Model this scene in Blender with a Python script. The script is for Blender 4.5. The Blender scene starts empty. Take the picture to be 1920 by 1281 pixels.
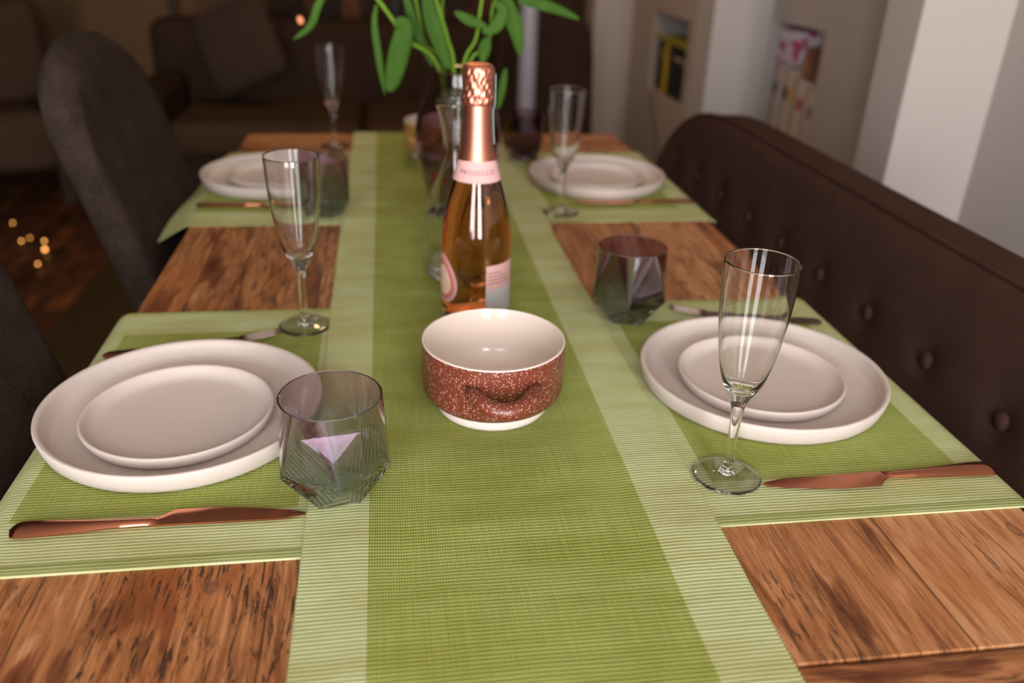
import bpy, bmesh, math, random
from mathutils import Vector, Matrix
R = math.radians
PI = math.pi
sc = bpy.context.scene
col = sc.collection
rnd = random.Random(7)
Z0 = .752                      # table surface height; scene is written with z=0 on the placemats

# ------------------------------------------------------------ camera
cd = bpy.data.cameras.new('camera'); cam = bpy.data.objects.new('camera', cd); col.objects.link(cam)
F = 1578.755; PIT = R(26.26325); YAW = R(8.82704); ROLL = R(2.0461); H = .45523
fw = Vector((math.sin(YAW)*math.cos(PIT), math.cos(YAW)*math.cos(PIT), -math.sin(PIT)))
rt = fw.cross(Vector((0, 0, 1))).normalized(); up = rt.cross(fw)
r2 = rt*math.cos(ROLL)+up*math.sin(ROLL); u2 = up*math.cos(ROLL)-rt*math.sin(ROLL)
cam.matrix_world = Matrix(((r2.x, u2.x, -fw.x, 0), (r2.y, u2.y, -fw.y, 0), (r2.z, u2.z, -fw.z, H+Z0), (0, 0, 0, 1)))
cd.sensor_width = 36; cd.sensor_fit = 'HORIZONTAL'; cd.lens = F/1920*36
cd.clip_start = .01; cd.clip_end = 50
cd.dof.use_dof = True; cd.dof.focus_distance = .74; cd.dof.aperture_fstop = 3.1
sc.camera = cam

# ------------------------------------------------------------ light
w = bpy.data.worlds.new('world'); sc.world = w; w.use_nodes = True
w.node_tree.nodes['Background'].inputs[0].default_value = (.75, .85, 1, 1)
w.node_tree.nodes['Background'].inputs[1].default_value = .6

def area(name, loc, rot, sx, sy, power, color):
    l = bpy.data.lights.new(name, 'AREA'); l.shape = 'RECTANGLE'; l.size = sx; l.size_y = sy
    l.energy = power; l.color = color
    o = bpy.data.objects.new(name, l); col.objects.link(o); o.location = loc; o.rotation_euler = rot
    return o
# daylight through the two window openings behind the camera (wall at y=-1.7)
area('window_daylight', (-.85, -1.78, .39+Z0), (R(90), 0, 0), .78, 2.1, 105, (1, .975, .985))
area('window_daylight', (.38, -1.78, .39+Z0), (R(90), 0, 0), .55, 2.1, 118, (1, .975, .985))
# soft warm light added for the deep end of the room, unseen above the frame
area('added_warm_glow', (.15, 3.2, 1.64+Z0), (0, 0, 0), .35, .35, 15, (1, .58, .28))

sc.view_settings.view_transform = 'Standard'; sc.view_settings.look = 'None'
sc.view_settings.exposure = -.19; sc.view_settings.gamma = 1; sc.view_settings.use_curve_mapping = False
cy = sc.cycles
cy.max_bounces = 18; cy.transmission_bounces = 16; cy.glossy_bounces = 6; cy.diffuse_bounces = 4
cy.transparent_max_bounces = 12; cy.sample_clamp_indirect = 6; cy.use_denoising = True
cy.caustics_reflective = True; cy.caustics_refractive = True; cy.blur_glossy = .5

# ------------------------------------------------------------ materials
def S(c):  # sRGB 0-255 -> linear
    return tuple(((v/255)/12.92 if v/255 <= .04045 else ((v/255+.055)/1.055)**2.4) for v in c)+(1,)

def mat(name, color=(.5, .5, .5, 1), rough=.5, metal=0, trans=0, ior=1.45, spec=.5, **k):
    m = bpy.data.materials.new(name); m.use_nodes = True
    b = m.node_tree.nodes['Principled BSDF']
    b.inputs['Base Color'].default_value = color; b.inputs['Roughness'].default_value = rough
    b.inputs['Metallic'].default_value = metal; b.inputs['Transmission Weight'].default_value = trans
    b.inputs['IOR'].default_value = ior; b.inputs['Specular IOR Level'].default_value = spec
    for kk, v in k.items():
        b.inputs[kk.replace('_', ' ')].default_value = v
    return m

class N:
    """small node helper"""
    def __init__(s, m):
        s.t = m.node_tree; s.b = s.t.nodes['Principled BSDF']
        s.co = s.t.nodes.new('ShaderNodeTexCoord').outputs['Object']
    def n(s, typ, ins=None, **props):
        nd = s.t.nodes.new(typ)
        for k, v in props.items(): setattr(nd, k, v)
        for k, v in (ins or {}).items(): s.put(nd.inputs[k], v)
        return nd
    def put(s, sock, v):
        if hasattr(v, 'is_output') or isinstance(v, bpy.types.NodeSocket): s.t.links.new(v, sock)
        else: sock.default_value = v
    def map(s, scale, loc=(0, 0, 0), rot=(0, 0, 0), src=None):
        return s.n('ShaderNodeMapping', {'Vector': src or s.co, 'Scale': scale, 'Location': loc, 'Rotation': rot}).outputs[0]
    def noise(s, scale, vec=None, detail=4, rough=.55, dist=0):
        return s.n('ShaderNodeTexNoise', {'Vector': vec or s.co, 'Scale': scale, 'Detail': detail, 'Roughness': rough, 'Distortion': dist}).outputs['Fac']
    def ramp(s, f, stops):
        nd = s.n('ShaderNodeValToRGB', {'Fac': f}); e = nd.color_ramp.elements
        while len(e) < len(stops): e.new(.5)
        for q, (p, c) in zip(e, stops): q.position = p; q.color = c if len(c) == 4 else tuple(c)+(1,)
        return nd.outputs[0]
    def mix(s, f, a, b, mode='MIX'):
        nd = s.n('ShaderNodeMix', data_type='RGBA', blend_type=mode)
        s.put(nd.inputs[0], f); s.put(nd.inputs[6], a); s.put(nd.inputs[7], b); return nd.outputs[2]
    def math(s, op, a, b=0., c=0.):
        nd = s.n('ShaderNodeMath', operation=op); s.put(nd.inputs[0], a); s.put(nd.inputs[1], b); s.put(nd.inputs[2], c); return nd.outputs[0]
    def xyz(s, v=None):
        return s.n('ShaderNodeSeparateXYZ', {'Vector': v or s.co}).outputs
    def bump(s, h, strength=.5, dist=.001):
        nd = s.n('ShaderNodeBump', {'Height': h, 'Strength': strength, 'Distance': dist}); s.put(s.b.inputs['Normal'], nd.outputs[0])
    def color(s, v): s.put(s.b.inputs['Base Color'], v)
    def rough(s, v): s.put(s.b.inputs['Roughness'], v)
G = lambda v: (v, v, v, 1)

def cloth_mat(name, thr, hem=None):
    """ribbed green weave; thr = (x0,x1,y0,y1) of the darker centre panel"""
    m = mat(name, rough=.9, spec=.15); n = N(m); x, y, z = n.xyz()
    x0, x1, y0, y1 = thr
    wob = n.math('MULTIPLY', n.math('SUBTRACT', n.noise(9, detail=2), .5), .0035)
    yw = n.math('ADD', y, wob)
    inx = n.math('MULTIPLY', n.math('GREATER_THAN', x, x0), n.math('LESS_THAN', x, x1))
    iny = n.math('MULTIPLY', n.math('GREATER_THAN', y, y0), n.math('LESS_THAN', y, y1))
    dark = n.math('MULTIPLY', inx, iny)
    rib = n.math('SINE', n.math('MULTIPLY', yw, 2*PI/.0038))
    rib = n.math('MULTIPLY_ADD', rib, .5, .5)
    warp = n.math('MULTIPLY_ADD', n.math('SINE', n.math('MULTIPLY', x, 2*PI/.0021)), .5, .5)
    ribn = n.noise(1, n.map((6, 900, 6)), detail=2)       # thread to thread variation, in bands across
    warpn = n.noise(1, n.map((700, 10, 10)), detail=2)
    blot = n.noise(14, detail=4)
    light = n.ramp(n.math('MULTIPLY_ADD', ribn, .45, n.math('MULTIPLY', rib, .6)), [(.1, S((142, 152, 102))), (.85, S((196, 202, 156)))])
    dk = n.ramp(n.math('MULTIPLY_ADD', n.math('MULTIPLY', rib, warp), .5, n.math('MULTIPLY_ADD', ribn, .3, n.math('MULTIPLY', warpn, .25))),
                [(.15, S((100, 120, 48))), (.80, S((190, 195, 118)))])
    c = n.mix(dark, light, dk)
    c = n.mix(n.ramp(n.noise(1, n.map((7, 22, 7)), detail=4), [(.40, G(0)), (.62, G(.55))]), c, n.mix(1., c, S((226, 214, 176)), 'MULTIPLY'))
    if hem:
        hm = n.math('MAXIMUM', n.math('MULTIPLY', n.math('LESS_THAN', y, hem[0]+.0125), n.math('GREATER_THAN', y, hem[0]+.002)), n.math('GREATER_THAN', y, hem[1]-.0125))
        c = n.mix(n.math('MULTIPLY', hm, .55), c, n.mix(1., c, S((196, 206, 150)), 'MULTIPLY'))
    n.color(c)
    n.bump(n.math('MULTIPLY_ADD', n.math('MULTIPLY', warp, dark), .35, n.math('ADD', rib, n.math('MULTIPLY', ribn, .5))), .42, .0008)
    return m

def wood_mat(name, along='Y', base=((120, 74, 40), (158, 104, 62), (184, 134, 92)), plank=.17, dark=1., rough=.42, cracks=(-.345, -.195)):
    m = mat(name, rough=rough, spec=.45); n = N(m)
    co = n.co
    if along == 'X': co = n.map((1, 1, 1), rot=(0, 0, R(90)))
    x, y, z = n.xyz(co)
    pid = n.math('FLOOR', n.math('DIVIDE', n.math('ADD', x, .045), plank))
    rv = n.n('ShaderNodeTexWhiteNoise', {'W': pid}, noise_dimensions='1D').outputs['Value']
    off = n.n('ShaderNodeCombineXYZ', {'X': n.math('MULTIPLY', rv, 7), 'Y': n.math('MULTIPLY', rv, 13), 'Z': 0}).outputs[0]
    v = n.n('ShaderNodeVectorMath', {0: co, 1: off}, operation='ADD').outputs[0]
    big = n.noise(1, n.map((16, 2.6, 5), src=v), detail=3, dist=.8)
    fine = n.noise(1, n.map((420, 20, 20), src=v), detail=5, rough=.6, dist=.3)
    fig = n.noise(1, n.map((46, 5, 9), src=v), detail=8, rough=.62, dist=1.9)
    t = n.math('ADD', n.math('MULTIPLY', fig, .6), n.math('MULTIPLY', fine, .4))
    t = n.math('ADD', t, n.math('MULTIPLY', n.math('SUBTRACT', rv, .5), .10))
    c = n.ramp(t, [(.38, S(base[0])), (.49, S(base[1])), (.60, S(base[2]))])
    stain = n.ramp(big, [(.56, G(0)), (.585, G(.55*dark)), (.68, G(.95*dark))])
    c = n.mix(stain, c, n.mix(1., c, S((140, 84, 48)), 'MULTIPLY'))
    orange = n.ramp(n.noise(1, n.map((10, 4, 4), src=v, loc=(3, 1, 0)), detail=3), [(.5, G(0)), (.7, G(.5))])
    c = n.mix(orange, c, S((160, 92, 42)))
    # open grain: dark pores along the grain, gathered in bands
    ck = n.noise(1, n.map((230, 24, 20), src=v, loc=(5, 5, 0)), detail=4, rough=.8, dist=.8)
    band = n.noise(1, n.map((9, 2.2, 3), src=co, loc=(1.7, .4, 0)), detail=2)
    if cracks:
        inb = n.math('MULTIPLY', n.math('GREATER_THAN', x, cracks[0]), n.math('LESS_THAN', x, cracks[1]))
        band = n.math('MULTIPLY_ADD', inb, .20, band)
    ckm = n.math('MULTIPLY', n.ramp(ck, [(.54, G(0)), (.585, G(1))]), n.ramp(band, [(.52, G(0)), (.62, G(1))]))
    c = n.mix(n.math('MULTIPLY', ckm, .9), c, S((44, 30, 22)))
    # grey dings
    dn = n.n('ShaderNodeTexVoronoi', {'Vector': n.map((14, 9, 9), src=v), 'Scale': 1., 'Randomness': 1.}).outputs['Distance']
    c = n.mix(n.ramp(n.math('ADD', dn, n.math('MULTIPLY', fig, .12)), [(.10, G(.2)), (.115, G(.75)), (.135, G(.7)), (.15, G(0))]), c, S((104, 72, 52)))
    # plank joints
    fx = n.math('FRACT', n.math('DIVIDE', n.math('ADD', x, .045), plank))
    j = n.math('LESS_THAN', n.math('MINIMUM', fx, n.math('SUBTRACT', 1., fx)), .006)
    c = n.mix(n.math('MULTIPLY', j, .7), c, S((58, 32, 18)))
    n.color(c)
    n.rough(n.ramp(fine, [(.3, G(rough-.08)), (.7, G(rough+.15))]))
    n.bump(n.math('SUBTRACT', n.math('MULTIPLY', fine, .5), n.math('ADD', ckm, j)), .35, .0008)
    return m

def fabric_mat(name, c1, c2, scale=500, rough=.95, bump=.5):
    m = mat(name, rough=rough, spec=.1); n = N(m)
    a = n.noise(scale, detail=3); b = n.noise(18, detail=3)
    n.color(n.mix(n.ramp(n.math('MULTIPLY_ADD', a, .7, n.math('MULTIPLY', b, .3)), [(.38, G(0)), (.62, G(1))]), S(c1), S(c2)))
    m.node_tree.nodes['Principled BSDF'].inputs['Sheen Weight'].default_value = .0
    n.bump(a, bump, .001); return m

def paint_mat(name, c, var=4):
    m = mat(name, rough=.85, spec=.2); n = N(m)
    d = tuple(max(0, v-var) for v in c)
    n.color(n.mix(n.noise(3, detail=3), S(c), S(d))); n.bump(n.noise(120, detail=3), .08, .001); return m

M = {}
M['table'] = wood_mat('reclaimed_wood')
M['table_end'] = wood_mat('reclaimed_wood_end', along='X', cracks=None)
M['table_leg'] = wood_mat('table_leg_wood', plank=3, cracks=None)
M['floor'] = wood_mat('floor_wood', base=((40, 20, 9), (62, 33, 15), (82, 46, 22)), plank=.14, rough=.45, cracks=None)
M['dark_wood'] = wood_mat('dark_wood', base=((30, 18, 12), (40, 25, 17), (52, 34, 24)), rough=.8, plank=3, cracks=None)
M['pine'] = wood_mat('pine_wood', base=((120, 76, 44), (140, 92, 56), (160, 110, 72)), plank=3, cracks=None)

def stone(name, c, rough=.45, d=7):
    m = mat(name, rough=rough, spec=.4); n = N(m)
    n.color(n.mix(n.noise(25, detail=5), S(c), S(tuple(v-d for v in c))))
    n.bump(n.noise(300, detail=3), .05, .0005); return m
M['plate'] = stone('matt_stoneware', (198, 186, 178), .5)
M['plate_rim'] = stone('stoneware_rim', (216, 205, 198), .42)
M['bowl_in'] = stone('bowl_glaze', (216, 201, 190), .16, 4)
def speck(name, c1, c2):
    m = mat(name, rough=.32); n = N(m)
    vo = n.n('ShaderNodeTexVoronoi', {'Vector': n.co, 'Scale': 640., 'Randomness': 1.})
    sz = n.math('MULTIPLY', n.n('ShaderNodeSeparateColor', {'Color': vo.outputs['Color']}).outputs[0], .42)
    keep = n.math('GREATER_THAN', n.n('ShaderNodeSeparateColor', {'Color': vo.outputs['Color']}).outputs[1], .22)
    sp = n.math('MULTIPLY', n.math('LESS_THAN', vo.outputs['Distance'], sz), keep)
    base = n.mix(n.noise(40, detail=3), S(c1), S(c2))
    n.color(n.mix(n.math('MULTIPLY', sp, .8), base, S((216, 178, 160)))); return m
M['terracotta'] = speck('speckled_terracotta_glaze', (110, 52, 36), (94, 43, 30))
M['mustard'] = speck('speckled_mustard_glaze', (176, 136, 70), (160, 120, 60))

M['copper'] = mat('rose_copper', S((206, 134, 104)), .14, 1)
M['steel'] = mat('brushed_pink_steel', S((140, 122, 114)), .25, 1)
n = N(M['copper']); n.rough(n.ramp(n.noise(60, detail=4), [(.3, G(.10)), (.7, G(.2))]))
M['glass'] = mat('clear_glass', (.985, .99, .985, 1), 0., 0, 1, 1.47)
def tinted(name, c_low, c_high, film=380):
    m = mat(name, (1, 1, 1, 1), 0.0, 0, 1, 1.45); n = N(m); z = n.xyz()[2]
    n.color(n.ramp(n.math('DIVIDE', z, .1), [(.25, c_low), (.8, c_high)]))
    n.b.inputs['Thin Film Thickness'].default_value = film; n.b.inputs['Thin Film IOR'].default_value = 1.95
    return m
M['lilac_glass'] = tinted('lustre_lilac_glass', (.36, .40, .47, 1), (.76, .59, .70, 1), 60)
M['plum_glass'] = tinted('lustre_plum_glass', (.20, .19, .23, 1), (.58, .40, .50, 1), 60)
M['smoke_glass'] = tinted('smoked_glass', (.36, .27, .33, 1), (.56, .46, .52, 1), 0)
M['vase_glass'] = tinted('vase_glass', (.66, .48, .50, 1), (.50, .38, .42, 1), 0)
M['bottle_glass'] = mat('bottle_glass', (1, .97, .93, 1), 0, 0, 1, 1.5)
M['wine'] = mat('rose_wine', (1., .40, .15, 1), 0, 0, 1, 1.34)
M['water'] = mat('water', (.99, 1, 1, 1), 0, 0, 1, 1.33)
def foil(name, crumple):
    m = mat(name, S((206, 134, 112)), .42, 1); n = N(m)
    if crumple: n.bump(n.noise(150, n.map((1, 1, .35)), detail=2, dist=.6), .55, .002)
    else: n.bump(n.noise(90, n.map((1, 1, .1)), detail=2), .12, .001)
    return m
M['foil'] = foil('copper_foil', False); M['foil_crumpled'] = foil('crumpled_copper_foil', True)
M['label_pink'] = mat('pink_label', S((200, 156, 152)), .75)
M['label_grey'] = mat('grey_label', S((176, 172, 174)), .5)
M['label_cream'] = mat('cream_label', S((226, 190, 172)), .5)
M['label_rose'] = mat('rose_label_ring', S((196, 112, 108)), .5)
M['print_grey'] = mat('grey_print', S((74, 58, 62)), .5)
M['print_dark'] = mat('dark_print', S((40, 28, 22)), .5)
M['seal'] = mat('pale_blue_seal', S((150, 176, 176)), .5)
def leafm(name, c1, c2):
    m = mat(name, rough=.6, spec=.15); n = N(m)
    n.color(n.mix(n.noise(60, n.map((1, 1, .2)), detail=3), S(c1), S(c2)))
    return m
M['leaf'] = leafm('leaf_green', (34, 66, 14), (64, 98, 24))
M['stem'] = leafm('stem_green', (82, 118, 28), (108, 140, 44))
M['petal'] = leafm('peach_petal', (214, 132, 88), (226, 150, 110))
M['red_petal'] = leafm('red_petal', (190, 36, 56), (170, 30, 50))
M['tweed'] = fabric_mat('grey_tweed', (34, 27, 22), (66, 55, 47), 420, bump=.7)
M['velvet'] = fabric_mat('brown_velvet', (54, 37, 31), (68, 48, 40), 400, bump=.1)
M['velvet_trim'] = fabric_mat('brown_velvet_piping', (56, 36, 28), (72, 48, 38), 260, bump=.2)
M['sofa'] = fabric_mat('sofa_fabric', (42, 31, 23), (52, 38, 28), 200)
M['sofa_seat'] = fabric_mat('sofa_seat_fabric', (54, 40, 28), (64, 48, 34), 200)
M['cushion'] = fabric_mat('cushion_fabric', (50, 38, 31), (60, 47, 38), 200)
M['rug'] = fabric_mat('olive_rug', (48, 38, 22), (66, 52, 30), 150)
M['pale_fabric'] = fabric_mat('pale_fabric', (56, 42, 32), (70, 54, 42), 150)
M['wall'] = paint_mat('wall_paint', (172, 163, 157)); M['wall_back'] = paint_mat('back_wall_paint', (104, 80, 56))
M['ceiling'] = paint_mat('ceiling_paint', (214, 204, 194))
M['white'] = mat('white_gloss', S((215, 210, 205)), .4)
M['grey_post'] = mat('grey_post_paint', S((150, 144, 146)), .35)
M['black'] = mat('black_plastic', S((30, 26, 24)), .5)
M['cable'] = mat('cable_grey', S((96, 84, 74)), .5)
def emis(name, c, s):
    m = mat(name, (0, 0, 0, 1)); b = m.node_tree.nodes['Principled BSDF']
    b.inputs['Emission Color'].default_value = c; b.inputs['Emission Strength'].default_value = s; return m
M['bulb'] = emis('warm_bulb', (1, .42, .10, 1), 7)
M['lamp'] = emis('added_lamp_diffuser', (1, .7, .4, 1), 3)

# ------------------------------------------------------------ mesh helpers
def link(name, bm, m, parent=None, smooth=True, bevel=0, sub=0, autosmooth=None):
    me = bpy.data.meshes.new(name); bm.normal_update(); bm.to_mesh(me); bm.free()
    for mm in (m if isinstance(m, (list, tuple)) else [m]): me.materials.append(mm)
    for p in me.polygons: p.use_smooth = smooth
    if autosmooth is not None and smooth:
        me.set_sharp_from_angle(angle=R(autosmooth))
    o = bpy.data.objects.new(name, me); col.objects.link(o)
    if parent: o.parent = parent
    if bevel:
        b = o.modifiers.new('bevel', 'BEVEL'); b.width = bevel; b.segments = 3; b.limit_method = 'ANGLE'
    if sub:
        s = o.modifiers.new('sub', 'SUBSURF'); s.levels = sub; s.render_levels = sub
    return o

def tag(o, label, cat, group=None):
    o['label'] = label; o['category'] = cat
    if group: o['group'] = group
    return o
def thing(name, label, cat, loc=(0, 0, 0), rz=0, group=None):
    o = bpy.data.objects.new(name, None); col.objects.link(o); o.location = loc; o.rotation_euler = (0, 0, rz)
    o.empty_display_size = .05
    return tag(o, label, cat, group)
def structure(o): o['kind'] = 'structure'; return o
def dup(root, loc, rz, label):
    c = root.copy(); col.objects.link(c); c.location = loc; c.rotation_euler = (0, 0, rz); c['label'] = label
    def rec(a, b):
        for ch in a.children:
            d = ch.copy(); col.objects.link(d); d.parent = b; rec(ch, d)
    rec(root, c); return c

def box(bm, x0, x1, y0, y1, z0, z1, mi=0):
    v = [bm.verts.new((x, y, z)) for x in (x0, x1) for y in (y0, y1) for z in (z0, z1)]
    for f in ((0, 1, 3, 2), (4, 6, 7, 5), (0, 4, 5, 1), (2, 3, 7, 6), (0, 2, 6, 4), (1, 5, 7, 3)):
        fc = bm.faces.new([v[i] for i in f]); fc.material_index = mi
def boxes(*bs):
    bm = bmesh.new()
    for b in bs: box(bm, *b)
    return bm
def lathe(prof, seg=64, closed=False, bm=None, sx=1, cx=0, cy=0):
    """prof = [(r,z)...]; closed=True joins last to first (a solid ring/shell)"""
    bm = bm or bmesh.new(); rows = []
    for r, z in prof:
        if r < 1e-6: rows.append([bm.verts.new((cx, cy, z))])
        else: rows.append([bm.verts.new((cx+r*math.cos(2*PI*i/seg)*sx, cy+r*math.sin(2*PI*i/seg), z)) for i in range(seg)])
    pr = list(zip(rows, rows[1:]))
    if closed: pr.append((rows[-1], rows[0]))
    for a, b in pr:
        if len(a) == 1 and len(b) == 1: continue
        for i in range(seg):
            j = (i+1) % seg
            if len(a) == 1: bm.faces.new((a[0], b[j], b[i]))
            elif len(b) == 1: bm.faces.new((a[i], a[j], b[0]))
            else: bm.faces.new((a[i], a[j], b[j], b[i]))
    bmesh.ops.recalc_face_normals(bm, faces=bm.faces)
    return bm
def spline(pts, n=8):
    """Catmull-Rom through tuples"""
    out = []; P = [pts[0]]+list(pts)+[pts[-1]]
    for i in range(1, len(P)-2):
        a, b, c, d = P[i-1:i+3]
        for k in range(n):
            t = k/n
            out.append(tuple(.5*((2*q1)+(-q0+q2)*t+(2*q0-5*q1+4*q2-q3)*t*t+(-q0+3*q1-3*q2+q3)*t**3) for q0, q1, q2, q3 in zip(a, b, c, d)))
    out.append(tuple(pts[-1])); return out
def tube(pts, r, seg=8, bm=None, cap=True):
    """r: number or list"""
    bm = bm or bmesh.new(); pts = [Vector(p) for p in pts]; n = len(pts); rings = []
    rr = r if isinstance(r, (list, tuple)) else [r]*n
    for i, p in enumerate(pts):
        t = (pts[min(i+1, n-1)]-pts[max(i-1, 0)]).normalized()
        a = t.cross(Vector((0, 0, 1)));  a = a if a.length > .05 else t.cross(Vector((0, 1, 0)))
        a.normalize(); b = t.cross(a)
        rings.append([bm.verts.new(p+(a*math.cos(2*PI*k/seg)+b*math.sin(2*PI*k/seg))*rr[i]) for k in range(seg)])
    for A, B in zip(rings, rings[1:]):
        for k in range(seg): bm.faces.new((A[k], A[(k+1) % seg], B[(k+1) % seg], B[k]))
    if cap: bm.faces.new(rings[0][::-1]); bm.faces.new(rings[-1])
    bmesh.ops.recalc_face_normals(bm, faces=bm.faces)
    return bm
def grid_closed(top, bot, bm=None):
    """two equal grids of points -> closed slab"""
    bm = bm or bmesh.new(); nr, nc = len(top), len(top[0])
    T = [[bm.verts.new(p) for p in r] for r in top]; B = [[bm.verts.new(p) for p in r] for r in bot]
    for i in range(nr-1):
        for j in range(nc-1):
            bm.faces.new((T[i][j], T[i][j+1], T[i+1][j+1], T[i+1][j])); bm.faces.new((B[i][j], B[i+1][j], B[i+1][j+1], B[i][j+1]))
    for i in range(nr-1):
        bm.faces.new((T[i][0], T[i+1][0], B[i+1][0], B[i][0])); bm.faces.new((T[i+1][-1], T[i][-1], B[i][-1], B[i+1][-1]))
    for j in range(nc-1):
        bm.faces.new((T[0][j+1], T[0][j], B[0][j], B[0][j+1])); bm.faces.new((T[-1][j], T[-1][j+1], B[-1][j+1], B[-1][j]))
    bmesh.ops.recalc_face_normals(bm, faces=bm.faces)
    return bm
def sst(a, b, x):
    t = max(0, min(1, (x-a)/(b-a))); return t*t*(3-2*t)

TX0, TX1, TY0, TY1 = -.325, .555, .275, 2.057
FL = -.75                       # floor level
TOP = -.002                     # wood surface; cloths lie on it

# ------------------------------------------------------------ room
XW, XP = 1.19, 1.0
def wall_right():
    bm = bmesh.new()
    ZC = 1.7
    # niche openings (y0,y1,z0,z1)
    n1 = (2.29, 2.625, -.20, .222); n2 = (3.39, 3.88, -.185, .14)
    def seg(y0, y1, nz=None):
        if nz is None: box(bm, XW, XW+.2, y0, y1, FL, ZC); return
        a, b, c, d = nz
        box(bm, XW, XW+.2, y0, a, FL, ZC); box(bm, XW, XW+.2, b, y1, FL, ZC)
        box(bm, XW, XW+.2, a, b, FL, c); box(bm, XW, XW+.2, a, b, d, ZC)
    seg(-1.7, 2.1); seg(2.1, 2.7, n1); seg(2.7, 3.3); seg(3.3, 4.1, n2); seg(4.1, 5.3)
    box(bm, XW+.2, XW+.26, -1.7, 5.3, FL, ZC)
    for y0, y1 in ((1.567, 1.69), (2.64, 2.79), (4.22, 4.40)):
        box(bm, XP, XW+.01, y0, y1, FL, ZC)
    return structure(link('wall_right', bm, M['wall'], smooth=False))
wall_right()
structure(link('floor', boxes((-3.2, 1.6, -1.9, 5.5, FL-.1, FL)), M['floor'], smooth=False))
structure(link('ceiling', boxes((-3.2, 1.6, -1.9, 5.5, 1.7, 1.8)), M['ceiling'], smooth=False))
structure(link('wall_left', boxes((-3.1, -3., -1.7, 5.3, FL, 1.7)), M['wall_back'], smooth=False))
structure(link('wall_back', boxes((-3.1, 1.45, 5.3, 5.4, FL, 1.7)), M['wall_back'], smooth=False))
WZ0, WZ1 = -.68, 1.46
bm = bmesh.new()
for b in ((-3.1, -1.26, FL, 1.7), (-1.26, .68, FL, WZ0), (-1.26, .68, WZ1, 1.7), (-.44, .08, WZ0, WZ1), (.68, 1.45, FL, 1.7)):
    box(bm, b[0], b[1], -1.8, -1.7, b[2], b[3])
structure(link('wall_front', bm, M['wall'], smooth=False))
for k, (a, b) in enumerate(((-1.26, -.44), (.08, .68))):
    bm = bmesh.new()
    box(bm, a, a+.05, -1.76, -1.69, WZ0, WZ1); box(bm, b-.05, b, -1.76, -1.69, WZ0, WZ1)
    box(bm, a+.05, b-.05, -1.76, -1.69, WZ0, WZ0+.05); box(bm, a+.05, b-.05, -1.76, -1.69, WZ1-.05, WZ1)
    structure(link('window_%d' % (k+1), bm, M['white'], smooth=False, bevel=.004))
# far vertical trims on the back wall
structure(link('trim_1', boxes((-1.19, -1.13, 5.27, 5.3, FL, 1.7)), M['dark_wood'], smooth=False, bevel=.005))

# ------------------------------------------------------------ table
t = thing('dining_table', 'rustic reclaimed wood dining table with worn orange brown plank top', 'table', ((TX0+TX1)/2, (TY0+TY1)/2, FL))
def tl(bm):  # shift geometry into the table's frame
    bmesh.ops.translate(bm, verts=bm.verts, vec=-Vector(t.location)); return bm
def world_coords(o):  # materials use object coords: keep world-like coordinates by using identity parenting instead
    return o
EB = .12
b_ = boxes((TX0, TX1, TY0+EB, TY1-EB, TOP-.032, TOP)); link('tabletop', tl(b_), M['table'], t, smooth=False, bevel=.0012)
b_ = boxes((TX0-.001, TX1+.001, TY0, TY0+EB-.0012, TOP-.033, TOP-.0003)); link('end_board', tl(b_), M['table_end'], t, smooth=False, bevel=.004)
b_ = boxes((TX0-.001, TX1+.001, TY1-EB+.0012, TY1, TOP-.033, TOP-.0003)); link('end_board', tl(b_), M['table_end'], t, smooth=False, bevel=.004)
b_ = boxes((TX0+.05, TX1-.05, TY0+.07, TY0+.095, -.12, TOP-.034), (TX0+.05, TX1-.05, TY1-.095, TY1-.07, -.12, TOP-.034),
           (TX0+.05, TX0+.075, TY0+.1, TY1-.1, -.12, TOP-.034), (TX1-.075, TX1-.05, TY0+.1, TY1-.1, -.12, TOP-.034))
link('apron', tl(b_), M['table_leg'], t, smooth=False, bevel=.002)
for lx in (TX0+.03, TX1-.165):
    for ly in (TY0+.05, TY1-.13):
        link('leg', tl(boxes((lx, lx+.08, ly, ly+.08, FL, TOP-.034))), M['table_leg'], t, smooth=False, bevel=.005)

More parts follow.
